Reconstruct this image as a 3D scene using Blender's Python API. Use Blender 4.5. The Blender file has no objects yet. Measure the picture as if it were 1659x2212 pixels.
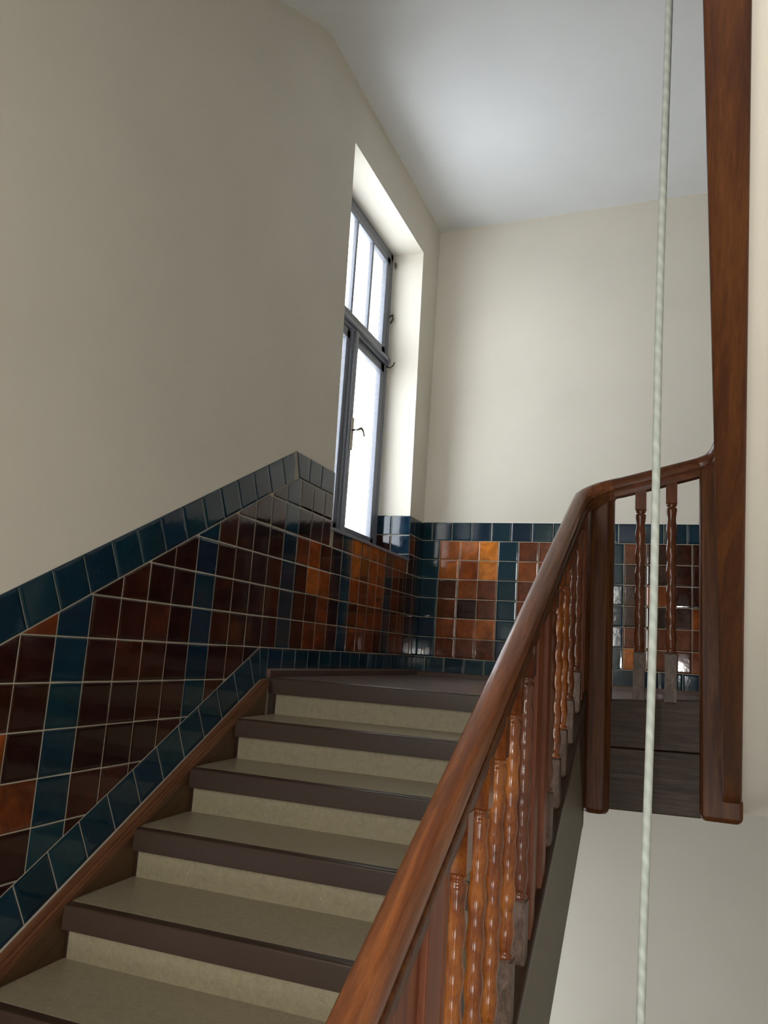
import bpy, bmesh, math, random
from mathutils import Vector, Matrix
random.seed(7)
C = bpy.context.scene.collection
S = 0.15                      # one wall tile = 15 cm; everything below is laid out in tiles

# ------------------------------------------------------------------ camera
cam_d = bpy.data.cameras.new('camera')
cam = bpy.data.objects.new('camera', cam_d)
C.objects.link(cam)
cam_d.sensor_fit = 'HORIZONTAL'; cam_d.sensor_width = 36.0
cam_d.lens = 1739.1 / 1659 * 36.0
cam_d.clip_start = 0.02
def _rod(r):
    v = Vector(r); return Matrix.Rotation(v.length, 3, v.normalized())
_R = _rod((1.37348504, 0.297429649, -0.243372944))       # rows: right, down, forward
CX, CY, CZ = 12.5538434, -13.9665172, 1.13801475
_m = Matrix((( _R[0][0], -_R[1][0], -_R[2][0], CX*S),
             ( _R[0][1], -_R[1][1], -_R[2][1], CY*S),
             ( _R[0][2], -_R[1][2], -_R[2][2], CZ*S),
             (0, 0, 0, 1)))
cam.matrix_world = _m
bpy.context.scene.camera = cam

# ------------------------------------------------------------------ light and exposure
vs = bpy.context.scene.view_settings
vs.view_transform = 'Standard'; vs.look = 'None'; vs.gamma = 1.0; vs.use_curve_mapping = False
vs.exposure = 0.0
W = bpy.data.worlds.new('overcast_sky'); bpy.context.scene.world = W; W.use_nodes = True
W.node_tree.nodes['Background'].inputs[0].default_value = (0.86, 0.93, 1.0, 1)
W.node_tree.nodes['Background'].inputs[1].default_value = 8.2
def area_light(name, x, y, z, sx, sz, rot, power, col, portal=False):
    d = bpy.data.lights.new(name, 'AREA'); d.shape = 'RECTANGLE'; d.size = sx*S; d.size_y = sz*S
    d.energy = power; d.color = col
    if portal: d.cycles.is_portal = True
    o = bpy.data.objects.new(name, d); C.objects.link(o)
    o.location = (x*S, y*S, z*S); o.rotation_euler = rot
    return o
R90 = math.pi/2
# daylight portals of the two half-landing windows (area light faces its local -Z)
area_light('portal_upper_window', -2.6, 18.1, 13.6, 15.8, 9.6, (0, -R90, 0), 1, (1, 1, 1), True)
area_light('portal_lower_window', -2.6, 18.1, -14.0, 12.0, 9.6, (0, -R90, 0), 1, (1, 1, 1), True)
# added fill lights behind the camera, set in invented window openings
area_light('fill_light_low', 11.5, -25.3, -10.9, 13.0, 6.8, (R90, 0, 0), 30, (1.0, 0.97, 0.86))
area_light('fill_light_front', 3.2, -25.3, 7.0, 4.4, 12.0, (R90, 0, 0), 36, (1.0, 0.97, 0.86))
# the photographer's small torch / flash, 1.3 cm to the left of the lens: it throws the cord's thin shadow
fl_d = bpy.data.lights.new('phone_flash', 'POINT'); fl_d.energy = 26; fl_d.shadow_soft_size = 0.003; fl_d.color = (1.0, 0.98, 0.94)
fl_o = bpy.data.objects.new('phone_flash', fl_d); C.objects.link(fl_o)
fl_o.location = Vector((CX, CY, CZ))*S - Vector(_R[0])*0.013 + Vector(_R[1])*0.002

# ------------------------------------------------------------------ helpers
def tag(o, label=None, cat=None, group=None, kind=None):
    if label: o['label'] = label
    if cat: o['category'] = cat
    if group: o['group'] = group
    if kind: o['kind'] = kind
    return o
def empty(name, loc=(0, 0, 0), **k):
    o = bpy.data.objects.new(name, None); C.objects.link(o)
    o.location = Vector(loc)*S; o.empty_display_size = 0.1
    return tag(o, **k)
class MB:
    def __init__(s): s.v = []; s.f = []; s.c = []; s.sm = []
    def add(s, vs_, fs, col=(1, 1, 1), smooth=False):
        n = len(s.v); s.v += [tuple(p) for p in vs_]
        for f in fs: s.f.append([i+n for i in f]); s.c.append(col); s.sm.append(smooth)
    def box(s, x0, x1, y0, y1, z0, z1, col=(1, 1, 1)):
        s.hexa([(x0,y0,z0),(x1,y0,z0),(x1,y1,z0),(x0,y1,z0),(x0,y0,z1),(x1,y0,z1),(x1,y1,z1),(x0,y1,z1)], col)
    def hexa(s, p, col=(1, 1, 1)):
        s.add(p, [(0,3,2,1),(4,5,6,7),(0,1,5,4),(1,2,6,5),(2,3,7,6),(3,0,4,7)], col)
    def prism(s, poly, fn, a, b, col=(1, 1, 1), smooth=False):
        """poly: 2D points; fn(u, v, t) -> 3D; extruded from t=a to t=b"""
        n = len(poly)
        vs_ = [fn(u, v, a) for u, v in poly] + [fn(u, v, b) for u, v in poly]
        s.add(vs_, [list(range(n))[::-1], [n+i for i in range(n)]], col)
        s.add(vs_, [(i, (i+1) % n, n+(i+1) % n, n+i) for i in range(n)], col, smooth)
    def rings(s, rings, col=(1, 1, 1), smooth=True, cap=True):
        n = len(rings[0]); vs_ = [p for r in rings for p in r]; fs = []
        for k in range(len(rings)-1):
            for i in range(n):
                j = (i+1) % n
                fs.append((k*n+i, k*n+j, (k+1)*n+j, (k+1)*n+i))
        s.add(vs_, fs, col, smooth)
        if cap:
            m = (len(rings)-1)*n
            s.add(vs_, [list(range(n))[::-1], [m+i for i in range(n)]], col)
    def build(s, name, mat, parent=None, bevel=0, seg=2, scale=S, weld=True, origin=None):
        me = bpy.data.meshes.new(name)
        org = Vector(origin) if origin is not None else Vector((0, 0, 0))
        me.from_pydata([((x-org.x)*scale, (y-org.y)*scale, (z-org.z)*scale) for x, y, z in s.v], [], s.f)
        at = me.color_attributes.new('Col', 'FLOAT_COLOR', 'CORNER')
        for p in me.polygons:
            p.use_smooth = s.sm[p.index]
            c = s.c[p.index]
            for li in p.loop_indices: at.data[li].color = (c[0], c[1], c[2], 1)
        bm = bmesh.new(); bm.from_mesh(me)
        if weld: bmesh.ops.remove_doubles(bm, verts=bm.verts, dist=1e-5)
        bmesh.ops.recalc_face_normals(bm, faces=bm.faces)
        bm.to_mesh(me); bm.free()
        me.materials.append(mat)
        o = bpy.data.objects.new(name, me); C.objects.link(o)
        if parent is not None:
            o.parent = parent
            o.location = org*S - (parent.location if parent.type == 'EMPTY' and parent.parent is None else Vector((0, 0, 0)))
        else: o.location = org*S
        if bevel:
            b = o.modifiers.new('bevel', 'BEVEL'); b.width = bevel*S; b.segments = seg; b.limit_method = 'ANGLE'
            b.angle_limit = math.radians(35); b.harden_normals = False
            for p in me.polygons: p.use_smooth = True
            e = o.modifiers.new('wn', 'WEIGHTED_NORMAL')
        return o

# ------------------------------------------------------------------ materials
def mat(name):
    m = bpy.data.materials.new(name); m.use_nodes = True
    return m, m.node_tree, m.node_tree.nodes['Principled BSDF']
def N(t, kind, **k):
    n = t.nodes.new(kind)
    for a, b in k.items():
        if a in n.inputs: n.inputs[a].default_value = b
        else: setattr(n, a, b)
    return n
def ramp(t, fac, stops):
    r = t.nodes.new('ShaderNodeValToRGB')
    el = r.color_ramp.elements
    el[0].position = stops[0][0]; el[0].color = (*stops[0][1], 1)
    el[1].position = stops[-1][0]; el[1].color = (*stops[-1][1], 1)
    for p, c in stops[1:-1]:
        e = el.new(p); e.color = (*c, 1)
    t.links.new(fac, r.inputs[0]); return r.outputs[0]
def coord(t, scale=(1, 1, 1), rot=(0, 0, 0)):
    g = t.nodes.new('ShaderNodeNewGeometry')
    mp = t.nodes.new('ShaderNodeMapping'); mp.vector_type = 'TEXTURE'; mp.inputs['Scale'].default_value = tuple(1/q for q in scale); mp.inputs['Rotation'].default_value = rot
    t.links.new(g.outputs['Position'], mp.inputs[0]); return mp.outputs[0]
def bump(t, b, h, strength, dist=0.001):
    n = N(t, 'ShaderNodeBump', Strength=strength, Distance=dist)
    t.links.new(h, n.inputs['Height']); t.links.new(n.outputs[0], b.inputs['Normal'])

def paint(name, col, rough=0.75, var=0.04):
    m, t, b = mat(name)
    n1 = N(t, 'ShaderNodeTexNoise', Scale=1.3, Detail=4.0); t.links.new(coord(t), n1.inputs[0])
    c0 = tuple(c*(1-var) for c in col); c1 = tuple(min(1, c*(1+var)) for c in col)
    t.links.new(ramp(t, n1.outputs[0], [(0.3, c0), (0.7, c1)]), b.inputs['Base Color'])
    n2 = N(t, 'ShaderNodeTexNoise', Scale=90.0, Detail=3.0); t.links.new(coord(t), n2.inputs[0])
    n3 = N(t, 'ShaderNodeTexNoise', Scale=6.0, Detail=2.0); t.links.new(coord(t), n3.inputs[0])
    a = N(t, 'ShaderNodeMath', operation='MULTIPLY_ADD'); t.links.new(n3.outputs[0], a.inputs[0]); a.inputs[1].default_value = 2.0
    t.links.new(n2.outputs[0], a.inputs[2])
    bump(t, b, a.outputs[0], 0.25, 0.0008)
    b.inputs['Roughness'].default_value = rough
    b.inputs['Specular IOR Level'].default_value = 0.3
    return m
M_wall = paint('cream_wall_paint', (0.695, 0.645, 0.555))
M_ceil = paint('white_ceiling_paint', (0.74, 0.745, 0.74))
M_skirt = paint('brown_gloss_paint', (0.085, 0.048, 0.036), 0.38, 0.10)

def tile_mat(name, lo_, hi_):
    m, t, b = mat(name)
    at = N(t, 'ShaderNodeVertexColor', layer_name='Col')
    n1 = N(t, 'ShaderNodeTexNoise', Scale=11.0, Detail=6.0, Roughness=0.62, Distortion=0.6); t.links.new(coord(t), n1.inputs[0])
    r = ramp(t, n1.outputs[0], [(0.30, (lo_,)*3), (0.52, (0.95, 0.95, 0.95)), (0.74, (hi_,)*3)])
    mx = N(t, 'ShaderNodeMix', data_type='RGBA', blend_type='MULTIPLY'); mx.inputs['Factor'].default_value = 1.0
    t.links.new(at.outputs[0], mx.inputs['A']); t.links.new(r, mx.inputs['B'])
    t.links.new(mx.outputs['Result'], b.inputs['Base Color'])
    b.inputs['Roughness'].default_value = 0.07
    b.inputs['IOR'].default_value = 1.5
    n2 = N(t, 'ShaderNodeTexNoise', Scale=24.0, Detail=3.0); t.links.new(coord(t), n2.inputs[0])
    bump(t, b, n2.outputs[0], 0.20, 0.0012)
    return m
M_tile = tile_mat('glazed_brown_tile', .55, 1.6)
M_tileb = tile_mat('glazed_blue_tile', .85, 1.2)
M_grout = paint('tile_grout', (0.36, 0.33, 0.25), 0.9, 0.12)

def wood(name, dark, mid, light, scale=(1, 1, 1), rough=0.28, rot=(0, 0, 0), freq=6.0, coat=0.0, spec=0.35):
    """stained wood, long grain along the axis whose scale is smallest"""
    m, t, b = mat(name)
    v = coord(t, scale, rot)
    n1 = N(t, 'ShaderNodeTexNoise', Scale=freq, Detail=7.0, Roughness=0.62, Distortion=0.8); t.links.new(v, n1.inputs[0])
    n2 = N(t, 'ShaderNodeTexNoise', Scale=freq*9, Detail=5.0, Roughness=0.7); t.links.new(v, n2.inputs[0])
    a = N(t, 'ShaderNodeMath', operation='MULTIPLY_ADD'); t.links.new(n2.outputs[0], a.inputs[0]); a.inputs[1].default_value = 0.45
    t.links.new(n1.outputs[0], a.inputs[2])
    t.links.new(ramp(t, a.outputs[0], [(0.50, dark), (0.70, mid), (0.92, light)]), b.inputs['Base Color'])
    b.inputs['Roughness'].default_value = rough
    b.inputs['Specular IOR Level'].default_value = spec
    b.inputs['Coat Weight'].default_value = coat; b.inputs['Coat Roughness'].default_value = 0.12
    bump(t, b, a.outputs[0], 0.18, 0.0006)
    return m
M_rail = wood('handrail_wood', (0.088, 0.027, 0.011), (0.155, 0.048, 0.015), (0.27, 0.088, 0.024), (7, .4, 7), 0.42, (0.46, 0, 0), 7, .3)
M_rail2 = wood('handrail_dark_wood', (0.060, 0.019, 0.009), (0.10, 0.033, 0.013), (0.16, 0.052, 0.018), (2, 2, 6), 0.30, (0, 0, 0), 7, .15, .25)
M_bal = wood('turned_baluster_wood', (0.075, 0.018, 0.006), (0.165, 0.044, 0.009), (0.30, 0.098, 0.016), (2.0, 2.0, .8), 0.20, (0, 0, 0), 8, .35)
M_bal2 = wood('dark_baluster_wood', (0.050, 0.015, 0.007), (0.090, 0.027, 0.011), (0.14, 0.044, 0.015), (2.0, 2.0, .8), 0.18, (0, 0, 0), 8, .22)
M_newel = wood('newel_wood', (0.042, 0.014, 0.006), (0.075, 0.025, 0.009), (0.13, 0.048, 0.013), (7, 7, .4), 0.34, (0, 0, 0), 6, 0, .14)
M_panel = wood('panel_wood', (0.09, 0.026, 0.011), (0.15, 0.042, 0.016), (0.23, 0.070, 0.022), (6, 6, .4), 0.4, (0, 0, 0), 6, 0, .25)
M_dark = wood('dark_stained_board', (0.022, 0.013, 0.009), (0.046, 0.028, 0.018), (0.085, 0.054, 0.034), (.5, 4, 9), 0.36, (0, 0, 0), 8, 0, .12)
M_string = wood('stringer_wood', (0.055, 0.026, 0.012), (0.085, 0.042, 0.018), (0.105, 0.055, 0.024), (6, .4, 6), 0.45, (0.46, 0, 0), 7)
M_mould = wood('moulding_wood', (0.075, 0.030, 0.014), (0.12, 0.048, 0.022), (0.17, 0.075, 0.034), (6, .4, 6), 0.35, (0.46, 0, 0), 7)
M_upper = wood('upper_stringer_wood', (0.040, 0.011, 0.004), (0.075, 0.023, 0.006), (0.13, 0.044, 0.009), (4, .3, 4), 0.55, (-0.46, 0, 0), 6)
M_foot = wood('sheen_grey_foot_block', (0.045, 0.027, 0.019), (0.085, 0.052, 0.037), (0.15, 0.100, 0.075), (2, 2, 1), 0.42, (0, 0, 0), 30, 0, .3)  # greyer than the balusters: flash sheen carried in the base colour
M_grey = paint('grey_brown_paint', (0.115, 0.098, 0.072), 0.5, 0.10)
M_nose = paint('dark_brown_nosing', (0.042, 0.025, 0.017), 0.36, 0.12)

def lino(name, base, rough):
    m, t, b = mat(name)
    v = coord(t)
    n1 = N(t, 'ShaderNodeTexNoise', Scale=48.0, Detail=8.0, Roughness=0.7, Distortion=1.0); t.links.new(v, n1.inputs[0])
    c = ramp(t, n1.outputs[0], [(0.30, tuple(x*.8 for x in base)), (0.5, base), (0.72, tuple(x*1.15 for x in base))])
    vo = N(t, 'ShaderNodeTexNoise', Scale=60.0, Detail=2.0, Distortion=3.0); t.links.new(v, vo.inputs[0])
    fl = ramp(t, vo.outputs[0], [(0.70, (0, 0, 0)), (0.76, (1, 1, 1))])
    mx = N(t, 'ShaderNodeMix', data_type='RGBA'); t.links.new(fl, mx.inputs['Factor']); t.links.new(c, mx.inputs['A'])
    mx.inputs['B'].default_value = (base[0]*1.8, base[1]*1.75, base[2]*1.5, 1)
    t.links.new(mx.outputs['Result'], b.inputs['Base Color'])
    b.inputs['Roughness'].default_value = rough
    bump(t, b, n1.outputs[0], 0.1, 0.0004)
    return m
M_riser = lino('riser_linoleum', (0.32, 0.272, 0.178), 0.5)
M_tread = lino('tread_linoleum', (0.29, 0.243, 0.165), 0.32)
M_floor = paint('landing_floor_paint', (0.15, 0.115, 0.10), 0.30, 0.10)
M_floor.node_tree.nodes['Principled BSDF'].inputs['Specular IOR Level'].default_value = 0.6

def simple(name, col, rough=0.4, metal=0.0):
    m, t, b = mat(name)
    n = N(t, 'ShaderNodeTexNoise', Scale=60.0, Detail=3.0); t.links.new(coord(t), n.inputs[0])
    t.links.new(ramp(t, n.outputs[0], [(0.3, tuple(c*.85 for c in col)), (0.7, tuple(c*1.12 for c in col))]), b.inputs['Base Color'])
    b.inputs['Roughness'].default_value = rough; b.inputs['Metallic'].default_value = metal
    return m
M_frame = simple('grey_window_paint', (0.17, 0.18, 0.21), 0.35)
M_metal = simple('handle_metal', (0.30, 0.27, 0.22), 0.3, 1.0)
M_iron = simple('dark_iron', (0.05, 0.045, 0.04), 0.5, 0.6)
def glass():
    m, t, b = mat('window_glass')
    b.inputs['Roughness'].default_value = 0.0; b.inputs['IOR'].default_value = 1.02
    b.inputs['Transmission Weight'].default_value = 1.0
    b.inputs['Base Color'].default_value = (1, 1, 1, 1)
    return m
M_glass = glass()
def rope_mat():
    m, t, b = mat('pale_cord')
    w = N(t, 'ShaderNodeTexWave', Scale=26.0, Distortion=2.0, Detail=2.0); w.bands_direction = 'DIAGONAL'
    t.links.new(coord(t), w.inputs[0])
    n = N(t, 'ShaderNodeTexNoise', Scale=40.0, Detail=3.0); t.links.new(coord(t), n.inputs[0])
    a = N(t, 'ShaderNodeMath', operation='MULTIPLY'); t.links.new(w.outputs[1], a.inputs[0]); t.links.new(n.outputs[0], a.inputs[1])
    t.links.new(ramp(t, a.outputs[0], [(0.0, (0.27, 0.295, 0.265)), (0.35, (0.305, 0.33, 0.30)), (0.7, (0.36, 0.385, 0.35))]), b.inputs['Base Color'])
    b.inputs['Roughness'].default_value = 0.8
    bump(t, b, a.outputs[0], 0.3, 0.001)
    return m
M_rope = rope_mat()

# ------------------------------------------------------------------ layout constants (tiles)
VZ = 0.978                  # tile courses are a touch lower than wide
YB = 25.32                  # back wall
XR = 24.0                   # right wall
YF = -25.0                  # wall behind the camera
FL = 0.047                   # landing floor level
RUN, SL = 2.155, 0.5376
RISE = RUN*SL
Y0 = 9.84                   # riser of the landing step
XS = 0.25                   # face of the wall stringer
def nosing(y): return 0.06 - 0.538*(9.30-y)      # pitch line of the outer string
def wnos(y): return FL - SL*(Y0-0.255-y)         # pitch line at the wall
Z_TOP = 24.0
def ceil_z(x, y): return 24.02 + 0.03*x*max(0, min(1, (y-9)/16))

# ------------------------------------------------------------------ room shell
def wall_with_holes(name, fn, u0, u1, v0, v1, holes, thick, m):
    """slab in (u, v) plane with (possibly slanted) quad holes that do not overlap in v"""
    mb = MB()
    holes = sorted(holes, key=lambda h: h[0][1])     # h: [(u,v) bl, br, tr, tl]
    cur = v0
    def quad(a, b, c, d):
        pts = [a, b, c, d]
        mb.hexa([fn(*a, 0), fn(*b, 0), fn(*b, thick), fn(*a, thick), fn(*d, 0), fn(*c, 0), fn(*c, thick), fn(*d, thick)])
    for h in holes:
        bl, br, tr, tl = h
        quad((u0, cur), (u1, cur), (u1, bl[1]), (u0, bl[1]))
        quad((u0, bl[1]), bl, tl, (u0, tl[1]))
        quad(br, (u1, br[1]), (u1, tr[1]), tr)
        cur = tl[1]
    quad((u0, cur), (u1, cur), (u1, v1), (u0, v1))
    o = mb.build(name, m, weld=False); o['kind'] = 'structure'
    return o
WIN = [(13.75, 5.60), (23.15, 5.60), (22.66, 21.47), (13.25, 21.47)]      # opening of the visible window
WIN2 = [(13.5, -20.0), (22.9, -20.0), (22.9, -8.0), (13.5, -8.0)]         # the same window one storey down
THK = -3.2
wall_with_holes('wall_left', lambda u, v, t: (t, u, v), YF-1, YB+1, -31, 31, [WIN, WIN2], THK, M_wall)
mb = MB(); mb.box(-0.0, XR+1, YB, YB+1.5, -31, 31)
o = mb.build('wall_back', M_wall); o['kind'] = 'structure'
mb = MB(); mb.box(XR, XR+1, YF-1, YB, -31, 31)
o = mb.build('wall_right', M_wall); o['kind'] = 'structure'
WF = [(5.0, -14.4), (18.0, -14.4), (18.0, -7.5), (5.0, -7.5)]  # invented opening, added for the low fill light
WF3 = [(1.0, 1.0), (5.4, 1.0), (5.4, 13.0), (1.0, 13.0)]  # invented opening, added for the stair fill light
wall_with_holes('wall_front', lambda u, v, t: (u, YF+t, v), 0, 9, -31, 31, [[(5.0, -14.4), (9, -14.4), (9, -7.5), (5.0, -7.5)], WF3], -1.0, M_wall)
wall_with_holes('wall_front', lambda u, v, t: (u, YF+t, v), 9, XR, -31, 31, [[(9, -14.4), (18.0, -14.4), (18.0, -7.5), (9, -7.5)]], -1.0, M_wall)

# ceiling over the half landing, curving down into the soffit of the flight above
mb = MB()
prof = [(YB, 0.0), (17, 0), (10.8, 0.0), (10.2, -0.03), (9.8, -0.13), (9.4, -0.31), (9.0, -0.52), (8.4, -0.84), (7.4, -1.38), (-8.0, -9.68), (YF, -9.68)]
xs = [-0.0, 5, 10.1, 13, 16, 20, XR]
rings = []
vs_, fs = [], []
for i, (y, dz) in enumerate(prof):
    for x in xs: vs_.append((x, y, ceil_z(x, y)+dz))
for i in range(len(prof)-1):
    for j in range(len(xs)-1):
        if i >= 4 and j >= 2: continue
        a = i*len(xs)+j; fs.append((a, a+1, a+1+len(xs), a+len(xs)))
nv = len(vs_)
vs2 = vs_ + [(x, y, z+1.0) for x, y, z in vs_]
mb.add(vs2, fs, smooth=True)
mb.add(vs2, [[i+nv for i in f][::-1] for f in fs])
o = mb.build('ceiling', M_ceil); o['kind'] = 'structure'
mb = MB(); mb.box(10, XR, YF, 9.9, 30, 31); mb.prism([(YF, 14.5), (-8.0, 14.5), (7.4, 22.8), (9.9, 24.1), (9.9, 30), (YF, 30)], lambda u, v, t: (t, u, v), 10.0, 10.2); mb.box(10.2, XR, 9.7, 9.9, 24.2, 30)
o = mb.build('ceiling', M_ceil); o['kind'] = 'structure'

mb = MB()
tube_pts = [(.0, y, ceil_z(0, y)+dz-.02) for y, dz in prof[1:9]]
def bead(mb, a, b, r=.045):
    a = Vector(a); b = Vector(b); t = (b-a).normalized(); s1 = t.cross(Vector((0, 0, 1))).normalized(); s2 = s1.cross(t)
    mb.rings([[tuple(p+s1*math.cos(k*.785)*r+s2*math.sin(k*.785)*r) for k in range(8)] for p in (a, b)])
pp = [(.0, YB, ceil_z(0, YB))]+[(.0, y, ceil_z(0, y)+dz) for y, dz in prof[1:9]]
for a, b in zip(pp[:-1], pp[1:]): bead(mb, a, b)
bead(mb, (0, YB, ceil_z(0, YB)), (XR, YB, ceil_z(XR, YB)))
o = mb.build('trim_3', M_wall, weld=False); o['kind'] = 'structure'

# floors
mb = MB(); mb.box(0, XR, 9.93, YB, -2.35, FL)
o = mb.build('floor', M_floor); o['kind'] = 'structure'
YL = Y0 - 12*RUN
ZL = FL - 13*RISE
mb = MB(); mb.box(0, XR, YF, YL, ZL-2.2, ZL)
o = mb.build('floor', M_floor); o['kind'] = 'structure'
mb = MB(); mb.box(-1, XR+1, YF-1, YB+1, -32, -31)
o = mb.build('floor', M_floor); o['kind'] = 'structure'

# landing skirting boards
mb = MB(); mb.prism([(0, -.02), (.16, -.02), (.16, .21), (.10, .27), (0, .27)], lambda u, v, t: (u, t, FL+v), 9.62, YB)
o = mb.build('baseboard_left', M_skirt, bevel=.012); o['kind'] = 'structure'
mb = MB(); mb.prism([(0, -.02), (.16, -.02), (.16, .15), (.10, .21), (0, .21)], lambda u, v, t: (t, YB-u, FL+v), 0, XR)
o = mb.build('baseboard_back', M_skirt, bevel=.012); o['kind'] = 'structure'

# ------------------------------------------------------------------ glazed tile dado
def clip_half(poly, a, b, c):            # keep a*x+b*y+c >= 0
    out = []
    for i in range(len(poly)):
        p, q = poly[i], poly[(i+1) % len(poly)]
        dp = a*p[0]+b*p[1]+c; dq = a*q[0]+b*q[1]+c
        if dp >= 0: out.append(p)
        if (dp >= 0) != (dq >= 0):
            t = dp/(dp-dq); out.append((p[0]+t*(q[0]-p[0]), p[1]+t*(q[1]-p[1])))
    return out
def area(p): return 0.5*sum(p[i][0]*p[(i+1) % len(p)][1]-p[(i+1) % len(p)][0]*p[i][1] for i in range(len(p)))
def ccw(p): return p if area(p) > 0 else p[::-1]
def clip_poly(poly, conv):
    conv = ccw(conv)
    for i in range(len(conv)):
        p, q = conv[i], conv[(i+1) % len(conv)]
        a, b = -(q[1]-p[1]), (q[0]-p[0]); poly = clip_half(poly, a, b, -(a*p[0]+b*p[1]))
        if len(poly) < 3: return []
    return poly
def inset(poly, d):
    poly = ccw(poly); out = list(poly)
    for i in range(len(poly)):
        p, q = poly[i], poly[(i+1) % len(poly)]
        L = math.hypot(q[0]-p[0], q[1]-p[1])
        if L < 1e-6: continue
        a, b = -(q[1]-p[1])/L, (q[0]-p[0])/L
        out = clip_half(out, a, b, -(a*p[0]+b*p[1])-d)
        if len(out) < 3: return []
    return out
def dedupe(p):
    o = []
    for q in p:
        if not o or math.hypot(q[0]-o[-1][0], q[1]-o[-1][1]) > 2e-3: o.append(q)
    if len(o) > 1 and math.hypot(o[0][0]-o[-1][0], o[0][1]-o[-1][1]) < 2e-3: o.pop()
    return o
GAP = 0.029
def tile(mb, poly, fn, col, h=0.045):
    h = h*.72
    p = inset(poly, GAP/2)
    p = dedupe(p)
    if len(p) < 3 or area(p) < 0.01: return
    tl = (random.uniform(-.006, .006), random.uniform(-.006, .006))
    cx = sum(q[0] for q in p)/len(p); cy = sum(q[1] for q in p)/len(p)
    def H(q, hh): return hh + tl[0]*(q[0]-cx) + tl[1]*(q[1]-cy)
    n = len(p); rs = []
    for d, hh in ((0, 0), (0, h*.6), (.06, h*.9), (.16, h)):
        rs.append([fn(q[0]+(cx-q[0])*d, q[1]+(cy-q[1])*d, H(q, hh) if hh else 0) for q in p])
    vs_ = [v for r in rs for v in r]; fs = []
    for k in range(3):
        for i in range(n):
            j = (i+1) % n; fs.append((k*n+i, k*n+j, (k+1)*n+j, (k+1)*n+i))
    fs.append([3*n+i for i in range(n)])
    mb.add(vs_, fs, col, False)
def jit(c, a=.18):
    k = 1+random.uniform(-a, a); return (c[0]*k, c[1]*k*(1+random.uniform(-.06, .06)), c[2]*k)
BLUE = (0.004, 0.025, 0.042); BLUE2 = (0.004, 0.020, 0.040); TEAL = (0.004, 0.027, 0.041)
DK = (0.022, 0.0060, 0.0045); DK2 = (0.034, 0.0085, 0.0055); RD = (0.115, 0.026, 0.008); BR = (0.060, 0.017, 0.008)
OR = (0.22, 0.050, 0.010); OB = (0.36, 0.095, 0.014); YO = (0.52, 0.17, 0.02)
def blue(): return jit(random.choice([BLUE, BLUE2, TEAL, BLUE]), .12)
def brown_left(u, v):
    sp = {(12, 4): OR, (12, 3): OB, (13, 3): OR, (13, 4): DK2, (-2, -2): OR, (-2, -1): DK2,
          (12, 2): DK, (13, 2): RD, (13, 1): RD, (12, 1): RD, (11, 4): RD, (-1, 1): RD, (-1, -3): RD}
    if (u, v) in sp: return jit(sp[(u, v)], .1)
    if 16 <= u <= 19 and 3 <= v <= 6: return jit(OR if random.random() < .55 else RD, .25)
    if u >= 16: return jit(RD if random.random() < .45 else DK2, .2)
    return jit(random.choice([DK, DK, DK2, DK2, DK, (0.05, 0.013, 0.007)]), .25)

L_fn = lambda u, v, h: (h, u, v)
B_fn = lambda u, v, h: (u, YB-h, v)
trim_l = empty('trim_1', kind='structure'); trim_b = empty('trim_2', kind='structure')
# ---- left wall field: columns at integers, the corner column is narrower
UC = [u for u in range(-9, 25)] + [24.45, YB]
ang = math.atan(.533); bs = (math.cos(ang), math.sin(ang))
ang2 = math.atan(.5); ts = (math.cos(ang2), math.sin(ang2))
def lo(u): return VZ + .533*(u-9) if u < 9 else VZ            # top of the lower border
def hi(u): return 6.85 + .5*(u-10.72) if u < 10.72 else 6.85   # bottom of the upper border
field = [[(-10, lo(-10)), (9, lo(9)), (9, hi(9)), (-10, hi(-10))],
         [(9, VZ), (10.72, VZ), (10.72, 6.85), (9, hi(9))],
         [(10.72, VZ), (13.72, VZ), (13.72, 6.85), (10.72, 6.85)],
         [(13.72, VZ), (23.15, VZ), (23.15, 5.60), (13.72, 5.60)],
         [(23.15, VZ), (YB, VZ), (YB, 6.85), (23.15, 6.85)]]
# merge pieces: clip tile against u-ranges only through a polygon that is convex per column
def col_region(ua, ub):
    """convex region of the tile field over [ua, ub]"""
    pass
mb_b, mb_bl = MB(), MB()
for k in range(len(UC)-1):
    u0, u1 = UC[k], UC[k+1]
    is_blue = (u0 in (0, 5, 10, 15, 20, -5)) or u0 == 24.45
    for v in range(-9, 8):
        sq = [(u0, v*VZ), (u1, v*VZ), (u1, (v+1)*VZ), (u0, (v+1)*VZ)]
        pieces = [clip_poly(sq, f) for f in field]
        pieces = [p for p in pieces if len(p) >= 3 and area(ccw(p)) > .004]
        if not pieces: continue
        # join field pieces that belong to the same tile (convex hull is exact for all but the window edge)
        if len(pieces) > 1 and not (u0 == 13 or u0 == 23):
            pts = sorted({(round(a, 5), round(b, 5)) for p in pieces for a, b in p})
            def half(ps):
                h_ = []
                for p in ps:
                    while len(h_) > 1 and (h_[-1][0]-h_[-2][0])*(p[1]-h_[-2][1])-(h_[-1][1]-h_[-2][1])*(p[0]-h_[-2][0]) <= 1e-9: h_.pop()
                    h_.append(p)
                return h_
            a_ = half(pts); b_ = half(pts[::-1]); pieces = [a_[:-1]+b_[:-1]]
        elif len(pieces) > 1:
            pieces = [max(pieces, key=lambda p: area(ccw(p)))] if v >= 5 else [sq]
        for p in pieces:
            if is_blue: tile(mb_bl, p, L_fn, blue())
            else: tile(mb_b, p, L_fn, brown_left(int(math.floor(u0)), v))
mb_b.build('brown_tiles', M_tile, trim_l); mb_bl.build('blue_tiles', M_tileb, trim_l)
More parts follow.
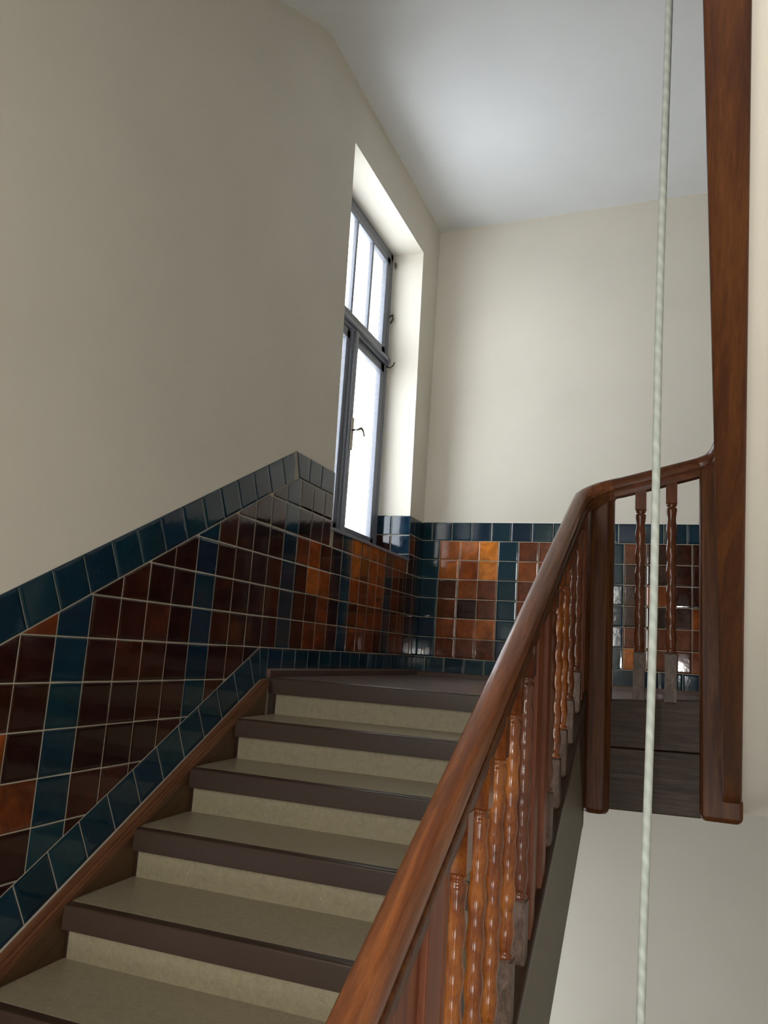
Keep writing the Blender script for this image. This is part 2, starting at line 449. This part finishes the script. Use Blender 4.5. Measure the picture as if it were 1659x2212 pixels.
# ---- borders on the left wall
mb = MB()
TH = 0.952
nx, nz = -ts[1], ts[0]
lc = (10.72, 6.85); uc = (10.38, 7.75)
for k in range(-24, 1):                                   # raking upper border
    a0 = -1.19 + (k-1)*.987 + 1; a1 = a0+.987
    a0 -= 0; 
    if a0 > 0.4: continue
    p0 = (uc[0]+ts[0]*a0, uc[1]+ts[1]*a0); p1 = (uc[0]+ts[0]*a1, uc[1]+ts[1]*a1)
    q = [p0, p1, (p1[0]-nx*TH, p1[1]-nz*TH), (p0[0]-nx*TH, p0[1]-nz*TH)]
    q = clip_poly(ccw(q), [(-30, -30), (lc[0], -30), lc, uc, (uc[0], 30), (-30, 30)])
    if len(q) >= 3 and p1[0] > -10: tile(mb, q, L_fn, blue(), .06)
hs = [10.0, 11.5, 12.53, 13.72]
for a, b in zip(hs[:-1], hs[1:]):
    q = clip_poly([(a, 6.85), (b, 6.85), (b, 7.75), (a, 7.75)], [lc, (40, -10), (40, 30), (uc[0]-2.0, 13.0), uc][0:0] or [lc, (40, 6.85), (40, 7.75), uc])
    if len(q) >= 3: tile(mb, q, L_fn, jit(BLUE2, .1), .06)
for a, b in ((23.12, 23.6), (23.6, 24.45), (24.45, YB)):
    tile(mb, [(a, 6.85), (b, 6.85), (b, 7.75), (a, 7.75)], L_fn, blue(), .05)
mb.build('upper_border', M_tileb, trim_l)
mb = MB()
n2 = (bs[1], -bs[0])                                      # downwards normal of the raking lower border
for k in range(-20, 2):
    a1 = -.67 + (k)*.985; a0 = a1-.985
    a1 = min(a1, .6)
    p0 = (9+bs[0]*a0, VZ+bs[1]*a0); p1 = (9+bs[0]*a1, VZ+bs[1]*a1)
    q = [p0, p1, (p1[0]+n2[0]*1.0, p1[1]+n2[1]*1.0), (p0[0]+n2[0]*1.0, p0[1]+n2[1]*1.0)]
    q = clip_poly(ccw(q), [(-40, -40), (9.28, -40), (9.28, -.25), (9, VZ), (-40, VZ)])
    if len(q) >= 3 and p1[0] > -10: tile(mb, q, L_fn, jit(random.choice([BLUE, TEAL]), .2), .045)
us = [9.0]+[9.6+k for k in range(0, 16)]+[YB]
for a, b in zip(us[:-1], us[1:]):
    q = [(a, .02), (b, .02), (b, VZ), (a, VZ)] if a > 9 else [(9.25, -.25), (b, -.25), (b, VZ), (9.0, VZ)]
    tile(mb, q, L_fn, blue(), .045)
mb.build('lower_border', M_tileb, trim_l)
# ---- grout bed of the left wall
mb = MB()
gp = lambda pts: mb.prism(ccw(pts), lambda u, v, t: (t, u, v), -.05, .018)
low = lambda u: lo(u)-1.14
top = lambda u: hi(u)+1.008
gp([(-10, low(-10)), (9, low(9)), (9, top(9)), (-10, top(-10))])
gp([(9, -.15), (10.38, -.15), (10.38, 7.745), (9, top(9)-.005)])
gp([(10.38, -.15), (13.70, -.15), (13.70, 7.745), (10.38, 7.745)])
gp([(13.70, -.15), (23.13, -.15), (23.13, 5.60), (13.70, 5.60)])
gp([(23.13, -.15), (YB, -.15), (YB, 7.745), (23.13, 7.745)])
mb.build('grout', M_grout, trim_l, weld=False)
# ---- tiled part of the window reveals
mb = MB(); mg = MB()
def ureveal(z): return 23.15 - .49*(z-5.6)/15.87
RV = lambda u, v, h: (u, ureveal(v)-h, v)
for (x0, x1), r_ in (((-1.72, -.94), 0), ((-.94, .045), 1)):
    for z0, z1 in ((6.78, 7.75), (5.84, 6.78), (5.45, 5.84)):
        c = jit(BLUE2, .1) if r_ else (jit(BLUE2, .1) if z0 > 6.7 else jit(DK, .1))
        tile(mb, [(x0, z0), (x1, z0), (x1, z1), (x0, z1)], RV, c, .045)
mg.prism([(-1.72, 5.45), (.03, 5.45), (.03, 7.74), (-1.72, 7.74)], lambda u, v, t: (u, ureveal(v)-t, v), -.05, .018)
def ureveal2(z): return 13.75 - .5*(z-5.6)/15.87
for x0, x1 in ((-1.72, -.94), (-.94, .05)):
    for z0, z1 in ((6.78, 7.75), (5.84, 6.78), (5.45, 5.84)):
        tile(mb, [(x0, z0), (x1, z0), (x1, z1), (x0, z1)], lambda u, v, h: (u, ureveal2(v)+h, v), blue() if z0 > 6.7 else jit(DK, .1), .045)
mg.prism([(-1.72, 5.45), (.03, 5.45), (.03, 7.74), (-1.72, 7.74)], lambda u, v, t: (u, ureveal2(v)+t, v), -.05, .018)
mb.build('reveal_tiles', M_tile, trim_l); mg.build('reveal_grout', M_grout, trim_l, weld=False)
# ---- back wall
mb_b, mb_bl = MB(), MB()
grid = {6: [OB, OB, YO], 5: [OB, OR, YO], 4: [BR, OR, RD], 3: [RD, DK, RD], 2: [OR, OR, OB], 1: [RD, RD, RD]}
gridr = {6: [RD, RD, DK2, DK2], 5: [OR, RD, RD, RD], 4: [RD, OR, RD, RD], 3: [RD, RD, RD, OR], 2: [OR, RD, RD, RD], 1: [RD, RD, OR, RD]}
grid3 = {6: [RD, DK2, DK2, DK2], 5: [DK2, DK2, DK2, DK2], 4: [DK2, OR, DK2, DK2], 3: [DK2, DK, DK2, OR], 2: [RD, RD, RD, RD], 1: [OB, RD, RD, OR]}
WC = [0, .96]+list(range(2, 25))
for k in range(len(WC)-1):
    w0, w1 = WC[k], WC[k+1]; wi = int(round(w0))
    isb = wi in (0, 4, 9, 14, 19)
    for v in range(1, 7):
        q = [(w0, v*VZ), (w1, v*VZ), (w1, (v+1)*VZ), (w0, (v+1)*VZ)]
        if isb: tile(mb_bl, q, B_fn, blue())
        else:
            if wi < 4: c = grid[v][wi-1]
            elif wi < 9: c = gridr[v][wi-5]
            else: c = grid3[v][(wi-10) % 4 if wi < 14 else (wi-15) % 4]
            tile(mb_b, q, B_fn, jit(c, .12))
mb_b.build('brown_tiles', M_tile, trim_b); mb_bl.build('blue_tiles', M_tileb, trim_b)
mb = MB(); ml = MB()
es = [0, .53]+[1.56+k*1.02 for k in range(0, 22)]+[XR]
for a, b in zip(es[:-1], es[1:]): tile(mb, [(a, 6.85), (b, 6.85), (b, 7.80), (a, 7.80)], B_fn, blue(), .055)
es = [0, .5]+[1.5+k*1.01 for k in range(0, 22)]+[XR]
for a, b in zip(es[:-1], es[1:]): tile(ml, [(a, .02), (b, .02), (b, VZ), (a, VZ)], B_fn, blue(), .045)
mb.build('upper_border', M_tileb, trim_b); ml.build('lower_border', M_tileb, trim_b)
mb = MB(); mb.box(0, XR, YB-.018, YB+.05, -.1, 7.79)
mb.build('grout', M_grout, trim_b)

# ------------------------------------------------------------------ window
win = empty('window_1', (-1.65, 18.1, 5.6), kind='structure')
FX = -1.65                                     # room side of the frame
def yl(z): return 13.75 - .5*(z-5.6)/15.87     # left / right edge of the opening at height z
def yr(z): return 22.98 - .33*(z-5.6)/15.87
def bar(mb, a, b, w0, w1, xo=0., d=.42, z_pad=0):
    """vertical bar in the window plane: from (y,z) a to b; w0,w1 offsets in y"""
    x1 = FX+xo; x0 = FX-d
    mb.hexa([(x0, a[0]+w0, a[1]), (x1, a[0]+w0, a[1]), (x1, a[0]+w1, a[1]), (x0, a[0]+w1, a[1]),
             (x0, b[0]+w0, b[1]), (x1, b[0]+w0, b[1]), (x1, b[0]+w1, b[1]), (x0, b[0]+w1, b[1])])
def hbar(mb, z0, z1, y0, y1, xo=0., d=.42): mb.box(FX-d, FX+xo, y0, y1, z0, z1)
mb = MB()                                       # outer frame + transom + mullion
bar(mb, (yl(5.5), 5.5), (yl(21.5), 21.5), 0, .28)
bar(mb, (yr(5.5), 5.5), (yr(21.5), 21.5), -.30, .05)
hbar(mb, 21.12, 21.55, 13.2, 22.75); hbar(mb, 5.75, 6.15, 13.6, 23.0)
hbar(mb, 15.45, 15.95, 13.3, 22.9, .06)
mb.build('window_frame', M_frame, win, bevel=.03)
mb = MB(); hbar(mb, 15.62, 15.80, 13.4, 22.75, .20); mb.build('transom_moulding', M_frame, win, bevel=.05)
mb = MB(); bar(mb, (18.30, 6.1), (18.30, 15.5), -.17, .17, .22)
bar(mb, (18.30, 6.1), (18.30, 15.5), -.34, .34, .10)
mb.build('mullion', M_frame, win, bevel=.05)
mb = MB()                                       # upper light sash with bars
bar(mb, (13.75, 15.95), (13.62, 21.2), -.15, .25, -.02, .3); bar(mb, (22.22, 15.95), (22.2, 21.2), -.28, .22, -.02, .3)
hbar(mb, 15.95, 16.30, 13.6, 22.4, -.02, .3); hbar(mb, 20.80, 21.2, 13.6, 22.4, -.02, .3)
for yb in (15.95, 18.0, 20.05): bar(mb, (yb, 16.2), (yb, 20.9), -.10, .10, -.05, .25)
mb.build('transom_sash', M_frame, win, bevel=.03)
for s_, (ya, yb) in enumerate(((14.0, 18.0), (18.62, 22.55))):
    mb = MB()
    bar(mb, (ya, 6.1), (ya-(.12 if s_ == 0 else 0), 15.4), -.12 if s_ == 0 else 0., .38, -.02, .3)
    bar(mb, (yb, 6.1), (yb-(.0 if s_ == 0 else .12), 15.4), -.38, .12, -.02, .3)
    hbar(mb, 6.1, 6.5, ya, yb, -.02, .3); hbar(mb, 14.98, 15.4, ya, yb, -.02, .3)
    sash = mb.build('sash', M_frame, win, bevel=.03)
    mg = MB(); mg.box(FX-.20, FX-.18, ya+.2, yb-.2, 6.3, 15.1); mg.build('pane', M_glass, sash)
mg = MB(); mg.box(FX-.20, FX-.18, 13.7, 22.3, 16.1, 21.0); mg.build('pane', M_glass, win)
mb = MB(); mb.box(FX+.2, FX+.27, 18.24, 18.50, 9.9, 11.4)
hp = mb.build('handle_plate', M_metal, win, bevel=.02)
mb = MB()
def tube(mb, pts, r, n=8, col=(1, 1, 1), closed=False):
    rings = []
    for i, p in enumerate(pts):
        a = Vector(pts[max(0, i-1)]); b = Vector(pts[min(len(pts)-1, i+1)])
        t = (b-a).normalized(); up = Vector((0, 0, 1)) if abs(t.z) < .9 else Vector((0, 1, 0))
        s1 = t.cross(up).normalized(); s2 = s1.cross(t)
        rr = r[i] if isinstance(r, (list, tuple)) else r
        rings.append([tuple(Vector(p)+s1*math.cos(q)*rr+s2*math.sin(q)*rr) for q in [2*math.pi*k/n for k in range(n)]])
    mb.rings(rings, col)
tube(mb, [(FX+.25, 18.34, 10.8), (FX+.55, 18.34, 10.82), (FX+.66, 18.42, 10.9), (FX+.64, 18.66, 10.86), (FX+.60, 18.95, 10.68)], [.05, .05, .06, .06, .05])
mb.build('handle_lever', M_metal, win)
def hook(pts, r=.035):
    m_ = MB(); tube(m_, pts, r); m_.build('window_hook', M_iron, win)
hook([(FX+.05, 22.75, 20.95), (FX+.14, 22.62, 20.98)]+[(FX+.2, 22.55+.13*math.sin(a), 20.85+.16*math.cos(a)) for a in [k*.6 for k in range(11)]], .022)
hook([(FX, 22.68, 18.1), (FX+.2, 22.6, 18.15), (FX+.22, 22.6, 17.9), (FX+.1, 22.62, 17.7)], .045)
hook([(FX, 22.7, 15.4), (FX+.22, 22.75, 15.35), (FX+.34, 22.8, 15.5), (FX+.40, 22.8, 15.65)], .03)
mb = MB()                                       # sloping metal sill with a turned-down nose
mb.prism([(FX-.1, 6.16), (FX-.1, 6.05), (.05, 5.56), (.05, 5.50), (.09, 5.50), (.09, 5.62)], lambda u, v, t: (u, t, v), 13.72, 23.12)
mb.build('window_sill', M_frame, win, bevel=.01)

# plain windows out of view; the two behind the camera are added for fill
def plain_window(name, fn, u0, u1, v0, v1):
    w = empty(name, kind='structure')
    mb = MB()
    for a, b, c, d in ((u0, u0+.4, v0, v1), (u1-.4, u1, v0, v1), (u0, u1, v0, v0+.4), (u0, u1, v1-.4, v1), ((u0+u1)/2-.3, (u0+u1)/2+.3, v0, v1), (u0, u1, v0+(v1-v0)*.62, v0+(v1-v0)*.62+.4)):
        mb.prism([(a, c), (b, c), (b, d), (a, d)], fn, 0, .35)
    mb.build('window_frame', M_frame, w, weld=False)
plain_window('window_2', lambda u, v, t: (FX-t, u, v), 13.5, 22.9, -20, -8)
plain_window('added_window_low', lambda u, v, t: (u, YF-.6-t, v), 5.0, 18, -14.4, -7.5)
plain_window('added_window_front', lambda u, v, t: (u, YF-.6-t, v), 1.0, 5.4, 1.0, 13.0)

# ------------------------------------------------------------------ staircase
stair = empty('staircase', (5, Y0, FL), label='straight flight of steps with dark brown nosings and olive linoleum risers rising to the landing', cat='staircase')
XE = 9.84                                       # inner face of outer stringer
NT = .51                                        # nosing depth of front face
for k in range(0, 12):
    yr_ = Y0-k*RUN; zt = FL-k*RISE
    # riser k: from tread below to this tread
    mb = MB(); mb.box(XS+.07, XE, yr_, yr_+.06, zt-RISE-.02, zt-.1)
    mb.build('riser', M_riser, stair)
    mb = MB(); mb.box(XS-.02, XE, yr_+.012, yr_+.3, zt-RISE-.02, zt-.1)
    mb.build('riser_board', M_nose, stair)
    mb = MB()
    depth = .24
    pf = [(0, -NT), (0, -.07), (.02, -.025), (.07, 0), (depth, 0), (depth, -.2), (.26, -.2), (.26, -NT)]
    mb.prism(pf, lambda u, v, t: (t, yr_-.25+u, zt+v), XS+(.05 if k else -.10), XE)
    mb.build('nosing', M_nose, stair, bevel=.01)
    if k:
        mb = MB(); mb.box(XS, XE, yr_-.25+depth, yr_+RUN+.02, zt-.25, zt+.004)
        mb.build('tread', M_tread, stair)
# wall stringer with moulded top
def ny(y): return wnos(y)
mb = MB()
y_a, y_b = 9.30, -14.5
mb.prism([(y_a, ny(y_a)-.05), (y_b, ny(y_b)-.05), (y_b, ny(y_b)-2.6), (y_a, ny(y_a)-2.6)], lambda u, v, t: (t, u, v), 0.02, XS)
ws = mb.build('wall_stringer', M_string, stair)
mb = MB()
for x1, z0, z1 in ((XS+.03, -.20, -.14), (XS+.07, -.12, -.03), (XS+.03, -.02, .03), (XS-.04, .03, .10)):
    mb.prism([(y_a+.04, ny(y_a+.04)+z0), (y_b, ny(y_b)+z0), (y_b, ny(y_b)+z1), (y_a+.04, ny(y_a+.04)+z1)], lambda u, v, t: (t, u, v), 0.03, x1)
mb.build('moulding', M_mould, stair, bevel=.03, weld=False)
# outer stringer (closed string) with dark cap
XO = 10.15
def os_top(y): return nosing(y)+.42
mb = MB()
mb.prism([(8.7, os_top(8.7)), (y_b, os_top(y_b)), (y_b, nosing(y_b)-2.75), (8.7, nosing(8.7)-2.75)], lambda u, v, t: (t, u, v), XE, XO)
mb.build('outer_stringer', M_grey, stair)
mb = MB()
mb.prism([(8.7, os_top(8.7)+.30), (y_b, os_top(y_b)+.30), (y_b, os_top(y_b)), (8.7, os_top(8.7))], lambda u, v, t: (t, u, v), XE-.08, XO+.03)
mb.build('stringer_cap', M_nose, stair, bevel=.05)
mb = MB()                                       # dark carved end block under the newel
mb.prism([(8.76, os_top(8.76)), (7.3, os_top(7.3)), (7.9, nosing(7.9)-1.0), (8.45, nosing(8.45)-2.2), (8.55, nosing(8.55)-2.76), (8.76, nosing(8.76)-2.76)], lambda u, v, t: (t, u, v), XE-.01, XO+.012)
mb.build('stringer_block', M_dark, stair, bevel=.04)
# plaster soffit below the flight
mb = MB()
mb.prism([(8.9, -3.0), (y_b, nosing(y_b)-2.7), (y_b, nosing(y_b)-2.4), (8.9, -2.4)], lambda u, v, t: (t, u, v), .04, XE)
mb.build('soffit', M_wall, stair)

# ------------------------------------------------------------------ stair railing
rail = empty('stair_railing', (10.0, 8.9, FL), label='varnished brown wooden railing beside the steps, with turned balusters and a continuous handrail', cat='railing')
XB = 9.98
def rail_top(y): return -1.93 + .4975*(y+7.23)
def mirror(r): return [(-a, b) for a, b in r] + [(a, b) for a, b in r[::-1]]
def section(w=.19):                              # rounded grip
    return [(0, .02)] + mirror([(w*.40, .01), (w*.72, -.02), (w*.93, -.08), (w, -.16), (w, -.22), (w*.93, -.28), (w*.80, -.315)])
def under(w=.19, h=.58):                         # moulded rail below the grip
    return mirror([(w*.70, -.30), (w*.70, -.335), (w*.92, -.345), (w*.99, -.38), (w*.99, -.43), (w*.88, -.455), (w*.88, -h)])
def sweep(pts, sec, name, m, parent, roll=None):
    mb = MB(); rings = []
    for i, p in enumerate(pts):
        a = Vector(pts[max(0, i-1)]); b = Vector(pts[min(len(pts)-1, i+1)])
        t = (b-a).normalized(); side = t.cross(Vector((0, 0, 1))).normalized(); up = side.cross(t).normalized()
        rings.append([tuple(Vector(p)+side*s_+up*u_) for s_, u_ in sec])
    mb.rings(rings, smooth=True)
    o = mb.build(name, m, parent)
    for e in (): pass
    md = o.modifiers.new('es', 'EDGE_SPLIT'); md.split_angle = math.radians(42)
    return o
pts = []
for y in [-16, -13, -10, -7, -4, -1, 2, 5, 7.0, 7.5]: pts.append((XB-.04, y, rail_top(y)))
# quarter turn over the newel
import itertools
cxr, cyr, rr_ = XB+.85, 8.05, .85
for a in [10, 25, 40, 55, 70, 82]:
    q = math.radians(a)
    y = cyr+rr_*math.sin(q); x = cxr-.04-rr_*math.cos(q)
    z = rail_top(8.05)+.38*(math.sin(q)) + .22*(a/90)
    pts.append((x, y, z))
zr0 = rail_top(8.05)+.62
pts_a = list(pts)
pts_b = [pts[-1], (10.95, 8.93, zr0+.02), (11.6, 8.95, zr0+.19), (12.3, 8.97, zr0+.38), (12.95, 9.0, zr0+.56)]
hr = sweep(pts_a, section(), 'handrail', M_rail, rail)
sweep(pts_a, under(), 'rail_moulding', M_newel, rail)
sweep(pts_b, section(.20), 'landing_handrail', M_rail2, rail); sweep(pts_b, under(.20, .52), 'rail_moulding', M_rail2, rail)
zr1 = zr0+.56
ramp_ = [(12.95, 9.0, zr1), (13.15, 8.98, zr1+.07), (13.35, 8.9, zr1+.2), (13.5, 8.6, zr1+.42)]
sweep(ramp_, section(.20), 'handrail_ramp', M_rail2, rail); sweep(ramp_, under(.20, .52), 'rail_moulding', M_rail2, rail)

def lathe(mb, cx, cy, prof, n=20):
    rings = [[(cx+r*math.cos(2*math.pi*k/n), cy+r*math.sin(2*math.pi*k/n), z) for k in range(n)] for r, z in prof]
    mb.rings(rings, smooth=True)
def block(mb, cx, cy, h, z0, z1, cut=.05, slope_top=0, slope_bot=0):
    for_ = [(h-cut, 0, 0), (h, 0, 1), (h, 1, 1), (h-cut, 1, 0)]
    rings = []
    for k, (r, zz) in enumerate(((h-cut, z0), (h, z0+cut), (h, z1-cut), (h-cut, z1))):
        rings.append([(cx+sx*r, cy+sy*r, zz) for sx, sy in ((-1, -1), (1, -1), (1, 1), (-1, 1))])
    mb.rings(rings, smooth=False)
def baluster(cx, cy, zb, zf, zh, zt, m, label=None, R=.135):
    """zb foot bottom, zf foot top, zh head-block bottom, zt top; wavy turned shaft between"""
    b = MB()
    block(b, cx, cy, R, zh, zt, .04)
    prof = [(R*.45, zf-.05), (R*.95, zf-.01), (R*.98, zf+.03), (R*.62, zf+.08)]
    n = 6.5; L = (zh-zf-.2)
    for i in range(0, 53):
        ph = i/8.0
        prof.append((R*(.89+.10*math.cos(2*math.pi*(ph+.5))), zf+.1+L*i/(n*8)))
    prof += [(R*.62, zh-.06), (R*.9, zh-.03), (R*.9, zh+.02)]
    lathe(b, cx, cy, prof)
    o = b.build('baluster', m, rail, origin=(cx, cy, zb))
    f = MB(); block(f, cx, cy, R+.005, zb, zf)
    fo = f.build('foot_block', M_foot, o); fo.location = (-cx*S, -cy*S, -zb*S)
    return o
ys = [-9.9, -8.9, -7.85, -3.70, -2.60, -1.57, -.46, .65, 3.26, 4.30, 5.30, 6.45, 7.70]
for i, y in enumerate(ys):
    zt = rail_top(y)-.55
    n0 = nosing(y)
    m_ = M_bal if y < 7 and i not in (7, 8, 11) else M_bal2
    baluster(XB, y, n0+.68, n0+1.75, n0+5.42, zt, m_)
# flat moulded posts between the groups of balusters
def flat_post(y0, y1, m):
    b = MB()
    def bar_(ya, yb, x0, x1):
        b.hexa([(x0, ya, nosing(ya)+.66), (x1, ya, nosing(ya)+.66), (x1, yb, nosing(yb)+.66), (x0, yb, nosing(yb)+.66),
                (x0, ya, rail_top(ya)-.5), (x1, ya, rail_top(ya)-.5), (x1, yb, rail_top(yb)-.5), (x0, yb, rail_top(yb)-.5)])
    w = y1-y0
    bar_(y0, y0+.22*w, XB-.13, XB+.13); bar_(y0+.62*w, y0+.86*w, XB-.13, XB+.13); bar_(y0+.22*w, y0+.62*w, XB-.07, XB+.05)
    bar_(y0+.86*w, y0+.90*w, XB-.08, XB+.08); bar_(y0+.90*w, y0+.95*w, XB-.11, XB+.11); bar_(y0+.95*w, y1, XB-.07, XB+.07)
    return b.build('flat_panel', m, rail, bevel=.02, weld=False)
flat_post(-6.9, -4.35, M_panel); flat_post(1.1, 2.85, M_panel); flat_post(8.2, 8.75, M_panel)
# first newel: chamfered post at the head of the flight
def newel(cx, cy, hx, hy, z0, z1, ch, name, m):
    b = MB()
    oct_ = lambda hx, hy: [(-hx, -hy+ch), (-hx+ch, -hy), (hx-ch, -hy), (hx, -hy+ch), (hx, hy-ch), (hx-ch, hy), (-hx+ch, hy), (-hx, hy-ch)]
    rings = []
    for d, z in ((.10, z0), (.02, z0+.08), (0, z0+.16), (0, z1)):
        rings.append([(cx+x, cy+y, z) for x, y in oct_(hx-d, hy-d)])
    b.rings(rings, smooth=False)
    return b.build(name, m, rail, bevel=.03)
newel(10.42, 9.12, .36, .36, -2.72, zr0-.42, .14, 'newel_post', M_newel)
newel(13.50, 9.20, .50, .45, -2.55, zr1-.30, .06, 'newel_post', M_newel)
# balusters of the short landing rail
for px, dz in ((11.49, -.02), (12.29, .16)):
    zt = zr0 + .56*(px-10.9)/2.05-.45
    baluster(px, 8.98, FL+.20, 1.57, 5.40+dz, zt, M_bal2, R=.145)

# ------------------------------------------------------------------ landing edge boards
fas = empty('landing_fascia', (11.9, 9.1, -1.2), label='pair of dark brown boards facing the landing edge between the two newel posts', cat='fascia')
def board(z0a, z0b, z1a, z1b):
    b = MB(); x0, x1 = 10.72, 13.05
    b.hexa([(x0, 8.97, z0a), (x1, 8.97, z0b), (x1, 9.5, z0b), (x0, 9.5, z0a), (x0, 8.97, z1a), (x1, 8.97, z1b), (x1, 9.5, z1b), (x0, 9.5, z1a)])
    return b.build('board', M_dark, fas, bevel=.035)
board(-2.58, -2.53, -1.00, -.95); board(-.99, -.94, .24, .40)

# ------------------------------------------------------------------ flight above, climbing back over the camera
up = empty('staircase', (13.5, 9.0, -2.3), label='upper flight climbing overhead, dark brown stringer edge with pale plaster soffit', cat='staircase')
SU = .54
def uz(y): return -2.07 + SU*(9-y)
def ux(y): return 13.54 + .0505*(y-9)               # left edge of its stringer: runs 2.9 degrees askew
ya, yb2 = 9.0, -20.0
mb = MB()
def skew(u, v, t): return (ux(u)+t, u, v)
mb.prism([(ya, uz(ya)-.1), (yb2, uz(yb2)), (yb2, uz(yb2)+2.9), (ya, uz(ya)+2.9)], lambda u, v, t: (ux(u)+t*(.345+.095*max(0, (u+2.6)/11.6)), u, v), 0, 1)
mb.build('stringer', M_upper, up, bevel=.04)
mb = MB()
def sk2(u, v, t): return ((ux(u)+.36) if t == 0 else XR-.02, u, v)
mb.prism([(9.5, -2.36), (yb2, uz(yb2)+.12), (yb2, uz(yb2)+.5), (9.5, -1.9)], sk2, 0, 1)
mb.build('soffit', M_wall, up)

# ------------------------------------------------------------------ cord hanging in the stairwell
mb = MB()
D = 5.0
P0 = Vector((12.402, -5.97, 8.186)); P1 = Vector((12.240, -5.97, -1.898))
dr = (P0-P1)
pts = []
for i in range(121):
    t = -2.6 + 4.6*i/120
    p = P1 + dr*t
    pts.append((p.x+.009*math.sin(i*.35), p.y+.006*math.cos(i*.5), p.z))
tube(mb, pts, .038, 12)
tag(mb.build('cord', M_rope), 'pale grey-green cord hanging straight down through the open stairwell', 'cord')
